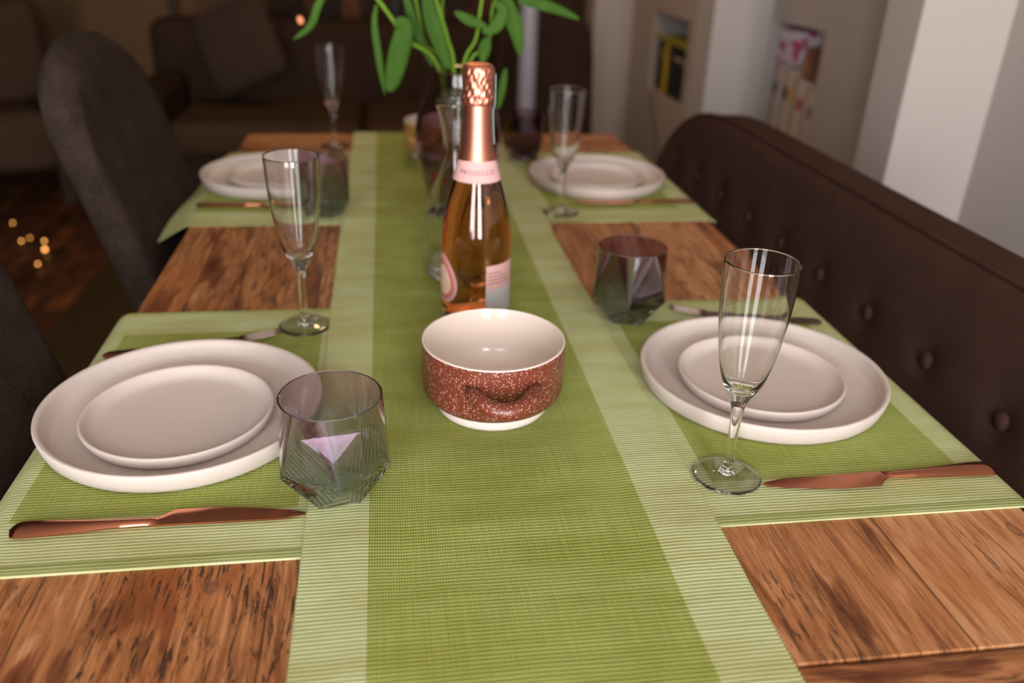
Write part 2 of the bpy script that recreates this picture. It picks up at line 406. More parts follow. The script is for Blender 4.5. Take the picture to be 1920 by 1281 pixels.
# ------------------------------------------------------------ cloths
def drape(s, a, b, rad=.012, mx=PI/2):
    """arc length s along an axis, table edge at a (low) and b (high) -> (coord, dz, angle)"""
    for e, sg in ((a, -1), (b, 1)):
        d = (s-e)*sg
        if d > 0:
            th = min(d/rad, mx); rest = d-th*rad
            return e+sg*(rad*math.sin(th)+rest*math.cos(th)), -rad*(1-math.cos(th))-rest*math.sin(th), th
    return s, 0, 0
TH = .0015
def runner():
    x0, x1 = -.079, .2665; pitch = .0038; sub = 4
    ys = []; y = TY0-.16
    n = int((TY1+.16-y)/pitch)*sub
    top, bot = [], []
    for i in range(n+1):
        s = y+i*pitch/sub
        yy, dz, _ = drape(s, TY0-.004, TY1+.004)
        sc_ = .0019*abs(math.sin(PI*i/sub))      # scalloped selvedge
        on = max(sst(.455, .538, s)*(1-sst(1.032, 1.10, s)), sst(1.30, 1.37, s)*(1-sst(1.867, 1.93, s)))
        lift0 = on*.0022
        row_t, row_b = [], []
        for xx in (x0-sc_, x0+.002, x0+.012, -.036, -.018, .0, .05, .1, .15, .19, .205, .226, x1-.012, x1-.002, x1+sc_):
            base = TOP+TH+.0002+lift0*max(1-sst(-.036, .0, xx), sst(.19, .226, xx))
            sid = 0.0
            if TY0+.03 < s < TY1-.03:
                sid = .0004*(1+math.sin(s*47+xx*9+1.3*math.sin(s*21)))*sst(x0, x0+.05, xx)*(1-sst(x1-.05, x1, xx))
            row_t.append((xx+.0015*math.sin(s*3.1+.5), yy, base+dz+sid)); row_b.append((xx+.0015*math.sin(s*3.1+.5), yy, base+dz-TH+sid))
        top.append(row_t); bot.append(row_b)
    return link('table_runner', grid_closed(top, bot), cloth_mat('runner_weave', (-.0265, .2115, -9, 9)), smooth=True, autosmooth=50)
tag(runner(), 'long green ribbed table runner with paler side borders down the middle of the table', 'table runner')

def placemat(x0, x1, y0, y1, panel, label, hang=60):
    pitch = .0038; sub = 4; top, bot = [], []
    n = int((y1-y0)/pitch)*sub
    nx = 60
    for i in range(n+1):
        s = y0+i*pitch/sub
        sc_ = .0016*abs(math.sin(PI*i/sub))
        rt_, rb_ = [], []
        for j in range(nx+1):
            q = x0-sc_+(x1-x0+2*sc_)*j/nx
            mx = R(hang+6*math.sin(s*13+x0*5))
            xx, dz, th = drape(q, TX0-.002, TX1+.002, .022, mx)
            sg = -1 if xx < 0 else 1
            ox, oz = sg*TH*math.sin(th), TH*math.cos(th)
            out = 0
            hem = 0.0004 if (s-y0 < .011 or y1-s < .011) else 0
            rt_.append((xx+ox+out, s, TOP+.0002+dz+oz+hem*math.cos(th))); rb_.append((xx+out, s, TOP+.0002+dz))
        top.append(rt_); bot.append(rb_)
    o = link('placemat', grid_closed(top, bot), cloth_mat('placemat_weave', panel, (y0, y1)), smooth=True, autosmooth=50)
    return tag(o, label, 'placemat', 'green ribbed placemats')
placemat(-.385, -.045, .540, 1.030, (-.321, -.0875, .607, .963), 'green placemat under the near left plates, draping over the table edge')
placemat(.235, .588, .545, 1.022, (.286, .536, .607, .958), 'green placemat under the near right plates beside the bench')
placemat(-.385, -.045, 1.375, 1.865, (-.332, -.0875, 1.442, 1.80), 'green placemat under the far left plates, its corner hanging by the far chair', 32)
placemat(.235, .572, 1.370, 1.863, (.286, .525, 1.437, 1.80), 'green placemat under the far right plates')

# ------------------------------------------------------------ crockery
def plate_bm(r, h, wall, foot):
    pr = [(0, .0042), (r-wall-.012, .0042), (r-wall-.006, .0052), (r-wall-.0015, .0078), (r-wall+.0022, h-.0035), (r-wall+.0038, h-.0008), (r-.0018, h),
          (r-.0004, h-.0008), (r, h-.0022), (r-.0014, h*.55), (r-.0040, .0035), (r-.0062, .0008), (r-.010, 0), (foot, 0), (foot-.004, .0008), (0, .0008)]
    return lathe(pr, 128)
PROTO = {}
def plate(kind, x, y, z, label):
    key = kind
    grp = {'dinner_plate': 'large cream dinner plates', 'side_plate': 'small cream plates stacked on the dinner plates'}[kind]
    if key in PROTO:
        return dup(PROTO[key], (x, y, z), rnd.random()*6, label)
    bm = plate_bm(.1355, .0215, .009, .10) if kind == 'dinner_plate' else plate_bm(.0912, .0155, .0075, .068)
    o = link(kind, bm, M['plate'], autosmooth=60); o.location = (x, y, z); tag(o, label, 'plate', grp); PROTO[key] = o; return o
for (x, y, sx, sy, d) in ((-.211, .766, -.213, .751, 'near left'), (.407, .787, .402, .778, 'near right'), (.410, 1.620, .406, 1.604, 'far right'), (-.219, 1.642, -.212, 1.632, 'far left')):
    extra = {'near left': 'beside the lilac tumbler', 'near right': 'behind the nearest flute', 'far right': 'by the end of the bench', 'far left': 'by the far chair'}[d]
    plate('dinner_plate', x, y, .0002, 'large cream dinner plate at the %s setting %s' % (d, extra))
    plate('side_plate', sx, sy, .0047, 'small cream plate on the larger one at the %s setting' % d)

def bowl(x, y, outer, name, label, rz, handles=True):
    t = thing(name, label, 'bowl', (x, y, .0006), rz)
    r, h = .0736, .077
    link('bowl_body', lathe([(r-.0002, h-.0012), (r, h-.004), (r, .028), (r-.002, .0215), (r-.007, .0155), (r-.013, .0118), (.0585, .0105), (.0585, .014), (r-.010, .020), (r-.0045, .03), (r-.0022, h-.002)], 128, closed=True), outer, t, autosmooth=60)
    link('glazed_lining', lathe([(0, .012), (.045, .0125), (r-.018, .0165), (r-.008, .026), (r-.0045, .036), (r-.0032, h-.002), (r-.0022, h), (r-.0006, h-.0002), (r-.0003, h-.0014), (r-.0015, h-.0022),
                                 (r-.0035, .034), (r-.009, .020), (.055, .0125), (0, .010)], 128), M['bowl_in'], t, autosmooth=60)
    link('foot_ring', lathe([(.0575, .0135), (.0588, .010), (.0585, .003), (.0568, .0002), (.052, 0), (.049, .002), (.049, .010), (.03, .0105), (0, .0105), (0, .0112), (.05, .0125)], 96), M['plate_rim'], t, autosmooth=60)
    if handles:
        for sg in (1, -1):
            pts = []; rr = []
            for k in range(25):
                a = -1+2*k/24
                yy = a*.033; out = .0255*(1-abs(a)**3)
                base = math.sqrt(r**2-yy*yy)
                pts.append((sg*(base+out+.0015), sg*yy, .0555-.0065*(1-abs(a)**2.2))); rr.append(.0084-.0038*abs(a)**8)
            bm = tube(pts, rr, 16)
            link('handle', bm, outer, t)
    return t
bowl(.1, .767, M['terracotta'], 'soup_bowl', 'speckled terracotta bowl with a side handle and cream inside in front of the bottle', R(-89))
bowl(.108, 1.83, M['mustard'], 'soup_bowl', 'mustard coloured bowl far back on the runner behind the glass vase', R(60))

# ------------------------------------------------------------ glasses
def flute_simple():
    """one solid of blown glass, closed surface"""
    foot = [(0, .0036), (.006, .0032), (.014, .0019), (.024, .0006), (.0295, .0), (.0315, .0003), (.0322, .0010), (.0316, .0017), (.024, .0023), (.014, .0037), (.0085, .0054), (.0062, .0085), (.0048, .014), (.0043, .022), (.0042, .035), (.0046, .052), (.0052, .066)]
    outer = spline([(.0062, .0745), (.0092, .083), (.0142, .0925), (.0188, .1035), (.0225, .118), (.0262, .1375), (.0292, .163), (.0306, .186), (.0314, .205), (.0315, .2138)], 5)
    inner = spline([(.0306, .2138), (.0303, .205), (.0295, .186), (.0281, .163), (.0250, .1375), (.0211, .118), (.0168, .1045), (.0115, .0960), (.0055, .0925)], 5)+[(0, .0915)]
    return link('champagne_flute', lathe(foot+outer+[(.0311, .2143)]+inner, 96), M['glass'], autosmooth=60)
fl = flute_simple(); tag(fl, '', 'champagne flute', 'clear champagne flutes')
for k, (x, y, lab) in enumerate(((.303, .616, 'nearest champagne flute, in front of the right hand plates by the knife tip'),
                                 (-.110, .974, 'champagne flute beyond the near left plates, standing at the mat corner'),
                                 (.300, 1.421, 'champagne flute in front of the far right plates'),
                                 (-.119, 1.925, 'farthest champagne flute, beyond the far left plates near the table end'))):
    if k == 0: fl.location = (x, y, .0001); fl['label'] = lab
    else: dup(fl, (x, y, .0001), k, lab)

def tumbler(loc, a0, m, label, top=.0978, rt=.0432, nv=5):
    """round rim blending into a five-cornered faceted belly that narrows to a small base"""
    bm = bmesh.new(); k = 2*PI/nv; NA = 24; NT = 12
    def shell(rim, ztop, rm, zm, rb, zb):
        Mv = [Vector((rm*math.cos(a0+i*k), rm*math.sin(a0+i*k), zm)) for i in range(nv)]
        mv = [bm.verts.new(p) for p in Mv]
        nr = nv*NA*1
        rp = [Vector((rim*math.cos(a0+2*PI*q/nr), rim*math.sin(a0+2*PI*q/nr), ztop)) for q in range(nr)]
        rv = [bm.verts.new(p) for p in rp]
        ap = [i*NA+NA//2 for i in range(nv)]               # rim points above the middle of each edge
        edge = {}
        def ruled(i, q):                                   # points on the line corner i -> rim point q
            key = (i, q % nr)
            if key not in edge:
                edge[key] = [bm.verts.new(Mv[i].lerp(rp[q % nr], t/NT)) for t in range(1, NT)]+[rv[q % nr]]
            return edge[key]
        for i in range(nv):
            q0, q1 = i*NA-NA//2, i*NA+NA//2
            for q in range(q0, q1):
                A, B = ruled(i, q), ruled(i, q+1)
                bm.faces.new((mv[i], B[0], A[0]))
                for t in range(NT-1): bm.faces.new((A[t], B[t], B[t+1], A[t+1]))
            A, B = ruled(i, q1), ruled((i+1) % nv, q1)
            bm.faces.new([mv[i], mv[(i+1) % nv]]+B[:-1]+[rv[q1 % nr]]+A[:-1][::-1])
        Bv = [bm.verts.new((rb*math.cos(a0+(i+.5)*k), rb*math.sin(a0+(i+.5)*k), zb)) for i in range(nv)]
        for i in range(nv):
            bm.faces.new((mv[i], Bv[i], mv[(i+1) % nv])); bm.faces.new((Bv[i], Bv[(i+1) % nv], mv[(i+1) % nv]))
        bm.faces.new(Bv); return rv
    o_ = shell(rt, top, .0490, .0300, .0290, 0.)
    i_ = shell(rt-.0016, top, .0462, .0325, .0262, .010)
    n_ = len(o_); mid_ = [bm.verts.new(((a.co+b.co)/2)+Vector((0, 0, .0007))) for a, b in zip(o_, i_)]
    for q in range(n_):
        p = (q+1) % n_
        bm.faces.new((o_[q], o_[p], mid_[p], mid_[q])); bm.faces.new((mid_[q], mid_[p], i_[p], i_[q]))
    bmesh.ops.recalc_face_normals(bm, faces=bm.faces)
    o = link('glass_tumbler', bm, m, autosmooth=13); o.location = loc
    return tag(o, label, 'tumbler')
tumbler((-.055, .624, .0019), R(62), M['lilac_glass'], 'faceted lilac and blue lustre glass tumbler on the near left mat corner')
tumbler((.301, .973, .0002), R(-104), M['plum_glass'], 'faceted plum glass tumbler behind the near right plates')
tumbler((-.110, 1.428, .0002), R(40), M['plum_glass'], 'plum glass tumbler in front of the far left plates, partly behind a flute')
tumbler((.292, 1.812, .0002), R(20), M['smoke_glass'], 'dark smoked glass tumbler at the far right, behind the far flute')

# carafe with water
t = thing('water_carafe', 'clear glass carafe half full of water just left behind the bottle', 'carafe', (.091, 1.135, .0006))
oc = spline([(.030, 0), (.039, .002), (.0445, .012), (.0455, .03), (.0445, .060), (.0405, .095), (.0325, .130), (.0225, .158), (.0175, .178), (.0180, .195), (.0225, .220), (.0290, .244)], 5)
ic = [(r-.0024, z+.001) for r, z in reversed(oc) if z > .012]
link('carafe_glass', lathe([(0, 0)]+oc+[(.0280, .2452)]+ic+[(.034, .0085), (.02, .006), (0, .0065)], 96), M['glass'], t, autosmooth=60)
wp = [(r-.0022, z) for r, z in oc if .014 < z < .100]
link('water', lathe([(0, .0063), (.02, .0058), (.0342, .0083)]+wp+[(wp[-1][0]-.003, wp[-1][1]-.0008), (0, wp[-1][1]-.0008)], 96), M['water'], t, autosmooth=60)

# ------------------------------------------------------------ bottle
BX, BY = .1045, .995
t = thing('prosecco_bottle', 'rose prosecco bottle with copper foil neck and pink labels behind the terracotta bowl', 'bottle', (BX, BY, .0006))
bp = spline([(.036, 0), (.0415, .002), (.0430, .008), (.0433, .03), (.0434, .07), (.0434, .100), (.0426, .118), (.0400, .137), (.0355, .156), (.0290, .178), (.0235, .198), (.0195, .215), (.0175, .235), (.0165, .255), (.0158, .275), (.0158, .290)], 6)
bi = [(r-.0028, z+.0005) for r, z in reversed(bp) if z > .008]
link('bottle_glass', lathe([(0, .012), (.02, .006), (.031, .0005)]+bp+[(.013, .291)]+bi+[(.034, .013), (.02, .0185), (0, .024)], 128), M['bottle_glass'], t, autosmooth=60)
wl = [(r-.0026, z) for r, z in bp if .0125 < z < .225]
wine = link('wine', lathe([(0, .0242), (.02, .0187), (.034, .0132)]+wl+[(0, wl[-1][1])], 96), M['wine'], t, autosmooth=60)
def rad_at(z):
    for (r0, z0), (r1, z1) in zip(bp, bp[1:]):
        if z0 <= z <= z1 and z1 > z0: return r0+(r1-r0)*(z-z0)/(z1-z0)
    return bp[-1][0]
foilp = [(rad_at(z)+.0006+(.0004 if z < .213 else 0), z) for z in [.200+i*.004 for i in range(20)]]
link('neck_foil', lathe(foilp+[(.0150, .276)], 96), M['foil'], t)
# crumpled cap over the cork and cage
bm = lathe(spline([(.0162, .268), (.0188, .2695), (.0192, .2765), (.0178, .2795), (.0176, .288), (.0180, .2955), (.0186, .300), (.0184, .306), (.0172, .3105), (.0140, .3128), (.0070, .3134), (0, .3136)], 5), 96)
for v in bm.verts:
    a = math.atan2(v.co.y, v.co.x); r = math.hypot(v.co.x, v.co.y)
    k = 1+(.028*math.sin(11*a+v.co.z*300)+.02*math.sin(17*a-v.co.z*500)+.015*math.sin(29*a))*sst(.268, .275, v.co.z)*(1-sst(.304, .313, v.co.z))
    v.co.x *= k; v.co.y *= k
link('foil_cap', bm, M['foil_crumpled'], t)

def patch(name, m, f, az0, az1, z0, z1, off=.0005, na=24, nz=10, parent=t):
    """curved sheet on the bottle; f(u,v)->(az,z) for custom outlines"""
    T, B = [], []
    for i in range(nz+1):
        a_, b_ = [], []
        for j in range(na+1):
            u, v = j/na, i/nz
            az, z = f(u, v) if f else (az0+(az1-az0)*u, z0+(z1-z0)*v)
            for lst, o_ in ((a_, off), (b_, off-.0003)):
                r = rad_at(z)+o_; lst.append((r*math.cos(az), r*math.sin(az), z))
        T.append(a_); B.append(b_)
    return link(name, grid_closed(T, B), m, parent, autosmooth=60)
CAZ = R(-96)
col_l = patch('neck_label', M['label_pink'], lambda u, v: (CAZ-R(20)+R(360)*u, .181+(.0225+.002*math.cos(R(360)*u-R(20)))*v), 0, 0, 0, 0, .0012, 96, 6)
def ring_text(txt, size, az, z, m, off, parent, name):
    cu = bpy.data.curves.new('tx', 'FONT'); cu.body = txt; cu.size = size; cu.align_x = 'CENTER'; cu.align_y = 'CENTER'; cu.space_character = 1.12
    o = bpy.data.objects.new('tx', cu); col.objects.link(o)
    dg = bpy.context.evaluated_depsgraph_get(); me = bpy.data.meshes.new_from_object(o.evaluated_get(dg))
    bpy.data.objects.remove(o); bm = bmesh.new(); bm.from_mesh(me); bpy.data.meshes.remove(me)
    bmesh.ops.subdivide_edges(bm, edges=[e for e in bm.edges if e.calc_length() > .002], cuts=2)
    for v in bm.verts:
        zz = z+v.co.y; r = rad_at(zz)+off; a = az+v.co.x/r; v.co = (r*math.cos(a), r*math.sin(a), zz)
    return link(name, bm, m, parent, smooth=False)
ring_text('PROSECCO', .0080, CAZ+R(2), .1925, M['print_grey'], .0014, col_l, 'lettering')
# teardrop front label, turned to the left
LA, LZ = CAZ-R(66), .052
def tear(sc_):
    def f(u, v):
        # disc-like polar map squared onto a grid: angle from u, radius from v
        th = 2*PI*u; rr = sc_*v
        wx = .0265*math.sin(th); wz = -.026*math.cos(th)
        if wz > 0: wx *= (1-(wz/.026)**2*.30); wz *= 1.45
        return LA+wx*rr/.0434, LZ+wz*rr
    return f
lab = patch('front_label', M['label_pink'], tear(1.), 0, 0, 0, 0, .0005, 64, 8)
patch('label_ring', M['label_rose'], tear(.84), 0, 0, 0, 0, .0007, 64, 8, lab)
patch('label_centre', M['label_cream'], tear(.62), 0, 0, 0, 0, .0009, 64, 8, lab)
bl = patch('back_label', M['label_pink'], None, CAZ+R(17), CAZ+R(95), .014, .082, .0005, 30, 6)
patch('barcode_panel', M['label_grey'], None, CAZ+R(17.5), CAZ+R(94), .0145, .050, .0007, 30, 4, bl)
for k in range(4):
    patch('print_line', M['print_grey'], None, CAZ+R(21), CAZ+R(70-8*k), .0580+.0045*k, .0589+.0045*k, .0007, 16, 1, bl)
patch('lot_code', M['print_dark'], None, CAZ+R(10), CAZ+R(28), .167, .1685, .0004, 10, 1)
# pale paper seal strip down the right side of the neck
def sealf(u, v):
    return CAZ+R(86)+R(14)*u, .222+(.300-.222)*v
T, B = [], []
for i in range(25):
    z = .222+.080*i/24; rr = max(rad_at(z)+.0015, .0199 if z > .266 else 0, .0188 if z > .262 else 0)
    T.append([((rr+.0006)*math.cos(CAZ+R(82+4*j)), (rr+.0006)*math.sin(CAZ+R(82+4*j)), z) for j in range(6)])
    B.append([(rr*math.cos(CAZ+R(82+4*j)), rr*math.sin(CAZ+R(82+4*j)), z) for j in range(6)])
link('paper_seal', grid_closed(T, B), M['seal'], t)

# ------------------------------------------------------------ vase and flowers
VX, VY = .118, 1.44
t = thing('glass_vase', 'tall purple tinted glass vase of green stems behind the carafe', 'vase', (VX, VY, .0006))
vo = spline([(.034, 0), (.044, .003), (.0535, .03), (.064, .065), (.0715, .10), (.073, .13), (.070, .16), (.061, .19), (.051, .215), (.046, .238)], 5)
vi = [(r-.003, z+.001) for r, z in reversed(vo) if z > .008]
link('vase_glass', lathe([(0, 0)]+vo+[(.0448, .2395)]+vi+[(.040, .010), (.02, .009), (0, .009)], 96), M['vase_glass'], t, autosmooth=60)

def blade(pts, wid, bm=None, nrm=None, cup=.25):
    """leaf blade with a folded mid-rib; pts list, wid max half width"""
    P = [Vector(p) for p in spline(pts, 8)]; n = len(P); T, B = [], []
    for i, p in enumerate(P):
        t_ = (P[min(i+1, n-1)]-P[max(i-1, 0)]).normalized()
        nn = Vector(nrm or (0, -1, .15)); side = t_.cross(nn).normalized(); nn = side.cross(t_).normalized()
        q = i/(n-1); hw = wid*max(.05, math.sin(PI*min(1, q*.92+.06))**.8)
        rt_, rb_ = [], []
        for s in (-1, -.5, 0, .5, 1):
            c = p+side*(s*hw)+nn*(abs(s)*hw*cup)
            rt_.append(tuple(c+nn*.0003)); rb_.append(tuple(c-nn*.0003))
        T.append(rt_); B.append(rb_)
    return grid_closed(T, B, bm)
def pix(x, y, Y):   # point of the place seen along a given direction, on the vertical plane at depth Y
    d = fw+r2*((x-960)/F)-u2*((y-640.5)/F); k = Y/d.y
    return (d.x*k, Y, H+d.z*k)
def tulip_bm(p, s, tilt):
    bm = lathe([(0, 0), (.35*s, .08*s), (.62*s, .4*s), (.66*s, .8*s), (.5*s, 1.25*s), (.3*s, 1.5*s), (.26*s, 1.45*s), (0, .5*s)], 18)
    for v in bm.verts:
        a = math.atan2(v.co.y, v.co.x); k = 1+.12*math.sin(3*a)*min(1, v.co.z/s)
        v.co.x *= k; v.co.y *= k; v.co.z += .12*s*math.sin(3*a)*(v.co.z/s)**2*.3
    bmesh.ops.rotate(bm, verts=bm.verts, matrix=Matrix.Rotation(tilt, 3, 'Y'))
    bmesh.ops.translate(bm, verts=bm.verts, vec=p); return bm
FLW = [
 # stem pixel path, depth, top offset, leaves [(pixel path, half width)], label
 ([(818, 150), (762, 72), (705, -5)], 1.44, (-.09, .0, .10), [([(742, 38), (758, 52), (748, 100), (736, 150), (729, 172)], .0165), ([(706, 8), (702, 45), (709, 100), (715, 140), (722, 178)], .0055)],
  'flower stem leaning furthest left from the vase, with two drooping leaves'),
 ([(826, 152), (797, 80), (778, -5)], 1.47, (-.04, .02, .14), [([(812, 125), (785, 70), (766, 10), (750, -40)], .007)], 'thin flower stem second from the left in the vase'),
 ([(850, 155), (838, 70), (815, -10)], 1.42, (-.03, -.01, .13), [([(843, 130), (822, 75), (806, 25), (795, -40)], .0125)], 'upright flower stem with a broad blade leaf in the middle of the vase'),
 ([(846, 155), (836, 90), (829, 20), (830, -20)], 1.46, (.0, .0, .16), [([(640, -60), (600, 2), (582, 48), (550, 74)], .006)], 'upright flower stem in the vase reaching past the top, with one leaf arching far left'),
 ([(868, 155), (893, 70), (905, -8)], 1.43, (.03, .0, .13), [([(912, 50), (880, 38), (852, 22)], .008), ([(905, 60), (930, 50), (942, 20), (925, 2)], .010)], 'flower stem right of centre in the vase with a small bent leaf'),
 ([(878, 160), (915, 80), (930, -8)], 1.45, (.06, .0, .13), [([(940, -25), (955, 20), (968, 60), (976, 105)], .013), ([(970, 2), (1010, 8), (1045, 18), (1086, 36)], .0085), ([(948, 128), (941, 168), (934, 205)], .006), ([(915, 70), (908, 92), (904, 118)], .010)],
  'flower stem leaning right in the vase above the bottle, with a long pointed leaf'),
]
for k, (path, Y, top, leaves, lab) in enumerate(FLW):
    P = [pix(x, y, Y) for x, y in path]
    foot = (VX+.30*(P[0][0]-VX)-.004, VY+(Y-1.445)*.7, .013)
    mouth = (VX+(P[0][0]-VX)*.8, VY+(P[0][1]-VY)*.8, .232)
    e = P[-1]; hd = (e[0]+top[0], e[1]+top[1], e[2]+top[2])
    o = thing('flower_stem', lab, 'flower', foot, group='flower stems in the purple vase')
    def loc_(bm):
        bmesh.ops.translate(bm, verts=bm.verts, vec=-Vector(foot)); return bm
    link('stem', loc_(tube(spline([foot, mouth]+P[1:]+[hd], 10), .0034 if k in (0, 2) else .0026, 8)), M['stem'], o)
    link('blossom', loc_(tulip_bm(Vector(hd), .022, (k-2.5)*.15)), M['petal'], o)
    for lp, wd in leaves:
        link('leaf', loc_(blade([pix(x, y, Y-.012 if lp[0] != (948, 128) else 1.37) for x, y in lp], wd)), M['leaf'], o)
    if k == 3:
        link('bud', loc_(tulip_bm(Vector(pix(567, 46, Y-.01)), .009, -.4)), M['petal'], o)
# leaf and petal caught low in the vase
bm = blade([(VX-.046, VY-.028, .075), (VX-.036, VY-.034, .066), (VX-.024, VY-.032, .060)], .006)
tag(link('fallen_petal', bm, M['red_petal']), 'crimson petal stuck low inside the purple vase', 'petal')

# ------------------------------------------------------------ cutlery
def knife(loc, rz, label, flip=1, m='copper'):
    """tip at -x .. handle end at +x, total .235; flip=-1 mirrors the blade"""
    L = .235; bm = bmesh.new(); T, B = [], []
    n = 70
    for i in range(n+1):
        q = i/n; x = q*L
        if q < .52:          # blade
            u = q/.52
            back = .0062*min(1, (u/.18)**.6)*(1-.12*u)
            edge = -.0150*min(1, (u/.6)**.60) if u < .88 else -.0150+.0098*sst(.88, 1., u)
            back *= 1 if u > 0 else 0
            th = .0007+.0006*u
            zc = .0020+.0010*u
        else:
            u = (q-.52)/.48
            wdt = .0050+.0058*sst(.1, .88, u); end = math.sqrt(max(0, 1-max(0, (u-.93)/.07)**2))
            back = wdt*max(end, .05); edge = -wdt*max(end, .05)
            if u < .1: back = .0056-.001*u*10; edge = -.0047
            th = (.0026+.0006*math.sin(PI*u))*max(end, .15); zc = .0034
        rt_, rb_ = [], []
        for s in (-1, -.6, 0, .6, 1):
            y = (back+edge)/2+s*(back-edge)/2
            dome = math.sqrt(max(0, 1-s*s*.96)) if q >= .52 else (1-.7*max(0, -s))*.9
            rt_.append((x, y*flip, zc+th*dome)); rb_.append((x, y*flip, zc-th*dome))
        T.append(rt_); B.append(rb_)
    grid_closed(T, B, bm)
    o = link('table_knife', bm, M[m], autosmooth=50); o.location = loc; o.rotation_euler = (0, 0, rz)
    return tag(o, label, 'knife', 'copper table knives')
knife((-.079, .5935, .0005), R(180.5), 'copper knife on the near left placemat below the plates', 1)
knife((.330, .5955, .0005), R(.8), 'copper knife on the near right placemat, tip touching the flute foot', 1)
knife((.329, 1.474, .0005), R(-1), 'copper knife on the far right placemat', 1)
knife((-.100, 1.472, .0005), R(179), 'copper knife on the far left placemat', -1)
def fork(loc, rz, label, m='steel', m2=None):
    t = thing('table_fork', label, 'fork', loc, rz, 'table forks behind the plates')
    T, B = [], []; n = 60; L = .20
    for i in range(n+1):
        q = i/n; x = .045+q*(L-.045)
        u = q
        wd = .0088 if u < .12 else .0088+(.0036-.0088)*sst(.12, .32, u)
        if u > .4: wd = .0036+.0055*sst(.45, .9, u)
        if u > .94: wd *= math.sqrt(max(.02, 1-((u-.94)/.06)**2))
        z = .0016+.0030*math.exp(-((u-.42)/.16)**2)-.0005*sst(0, .2, u)+.0008*sst(.6, 1, u)
        T.append([(x, s*wd, z+.0011*math.sqrt(1-.9*s*s)) for s in (-1, -.5, 0, .5, 1)]); B.append([(x, s*wd, z-.0010) for s in (-1, -.5, 0, .5, 1)])
    link('handle', grid_closed(T, B), M[m2 or m], t, autosmooth=50)
    for k in range(4):
        y = -.0075+.0050*k; pts = [(x, y*(1-.05*(.05-x)/.05), .0022+.006*((.05-x)/.05)**1.6) for x in (.050, .04, .03, .02, .01, 0)]
        link('tine', tube(pts, [.0013, .0013, .0013, .0012, .001, .0005], 6), M[m], t)
    return t
fork((-.134, .947, .0002), R(192), 'fork half hidden behind the near left dinner plate', 'steel', 'copper')
fork((.362, .984, .0002), R(-14), 'steel coloured fork half hidden behind the near right dinner plate', 'steel')

# ------------------------------------------------------------ bench
t = thing('upholstered_bench', 'dark brown button tufted upholstered bench along the right side of the table', 'bench', (.62, 1.2, FL))
def lt(bm, o=t):
    bmesh.ops.translate(bm, verts=bm.verts, vec=-Vector(o.location)); return bm
BY0, BY1 = .10, 2.12; ZB = -.34
def ztop(y):
    def corner(d):   # distance from the end
        tq = max(0, min(1, 1-d/.45)); return .3*(1-(1-tq**2.6)**(1/2.6))
    return .098-corner(BY1-y)-corner(y-BY0)
def fx(z): return .722+.16*(z-.098)      # backrest leans away from the table
btn = []
for row, zz in enumerate((-.048, -.165, -.28)):
    for k in range(13):
        yy = .755+.1535*(k-4)+(.077 if row % 2 else 0)
        if BY0+.12 < yy < BY1-.12: btn.append((yy, zz))
T, B = [], []
NY, NZ = 200, 44
for i in range(NY+1):
    y = BY0+(BY1-BY0)*i/NY; zt = ztop(y); ct, cb = [], []
    for j in range(NZ+1):
        v = j/NZ; z = ZB+(zt-ZB)*v
        d = min(zt-z, y-BY0, BY1-y, .05)
        puff = .012*(1-max(0, 1-d/.03)**2)
        dim = sum(.006*math.exp(-((y-a)**2+(z-b)**2)/.0005)+.004*math.exp(-((y-a)**2+(z-b)**2)/.003) for a, b in btn if abs(y-a) < .16 and abs(z-b) < .16)
        ct.append((fx(z)-puff+dim+.006, y, z)); cb.append((fx(z)+.072, y, z))
    T.append(ct); B.append(cb)
link('backrest', lt(grid_closed(T, B)), M['velvet'], t, autosmooth=60)
pp = []
for i in range(121):
    y = BY0+.004+(BY1-BY0-.008)*i/120; z = ztop(y); pp.append((fx(z)+.004, y, z))
pp = [(fx(ZB)+.004, BY0+.002, ZB)]+pp+[(fx(ZB)+.004, BY1-.002, ZB)]
link('piping', lt(tube(pp, .0042, 8)), M['velvet_trim'], t)
for a, b in btn:
    bm = lathe([(0, 0), (.012, .0005), (.0135, .003), (.011, .007), (.005, .009), (0, .0093)], 20)
    bmesh.ops.rotate(bm, verts=bm.verts, matrix=Matrix.Rotation(R(-90), 3, 'Y'))
    bmesh.ops.translate(bm, verts=bm.verts, vec=(fx(b)+.006, a, b)); link('button', lt(bm), M['velvet'], t)
bm = boxes((.485, .70, BY0+.02, BY1-.02, -.40, -.29)); link('seat', lt(bm), M['velvet'], t, smooth=False, bevel=.025)
for lx in (.495, .64):
    for ly in (BY0+.1, BY1-.16):
        link('leg', lt(boxes((lx, lx+.05, ly, ly+.05, FL, -.40))), M['dark_wood'], t, smooth=False, bevel=.004)

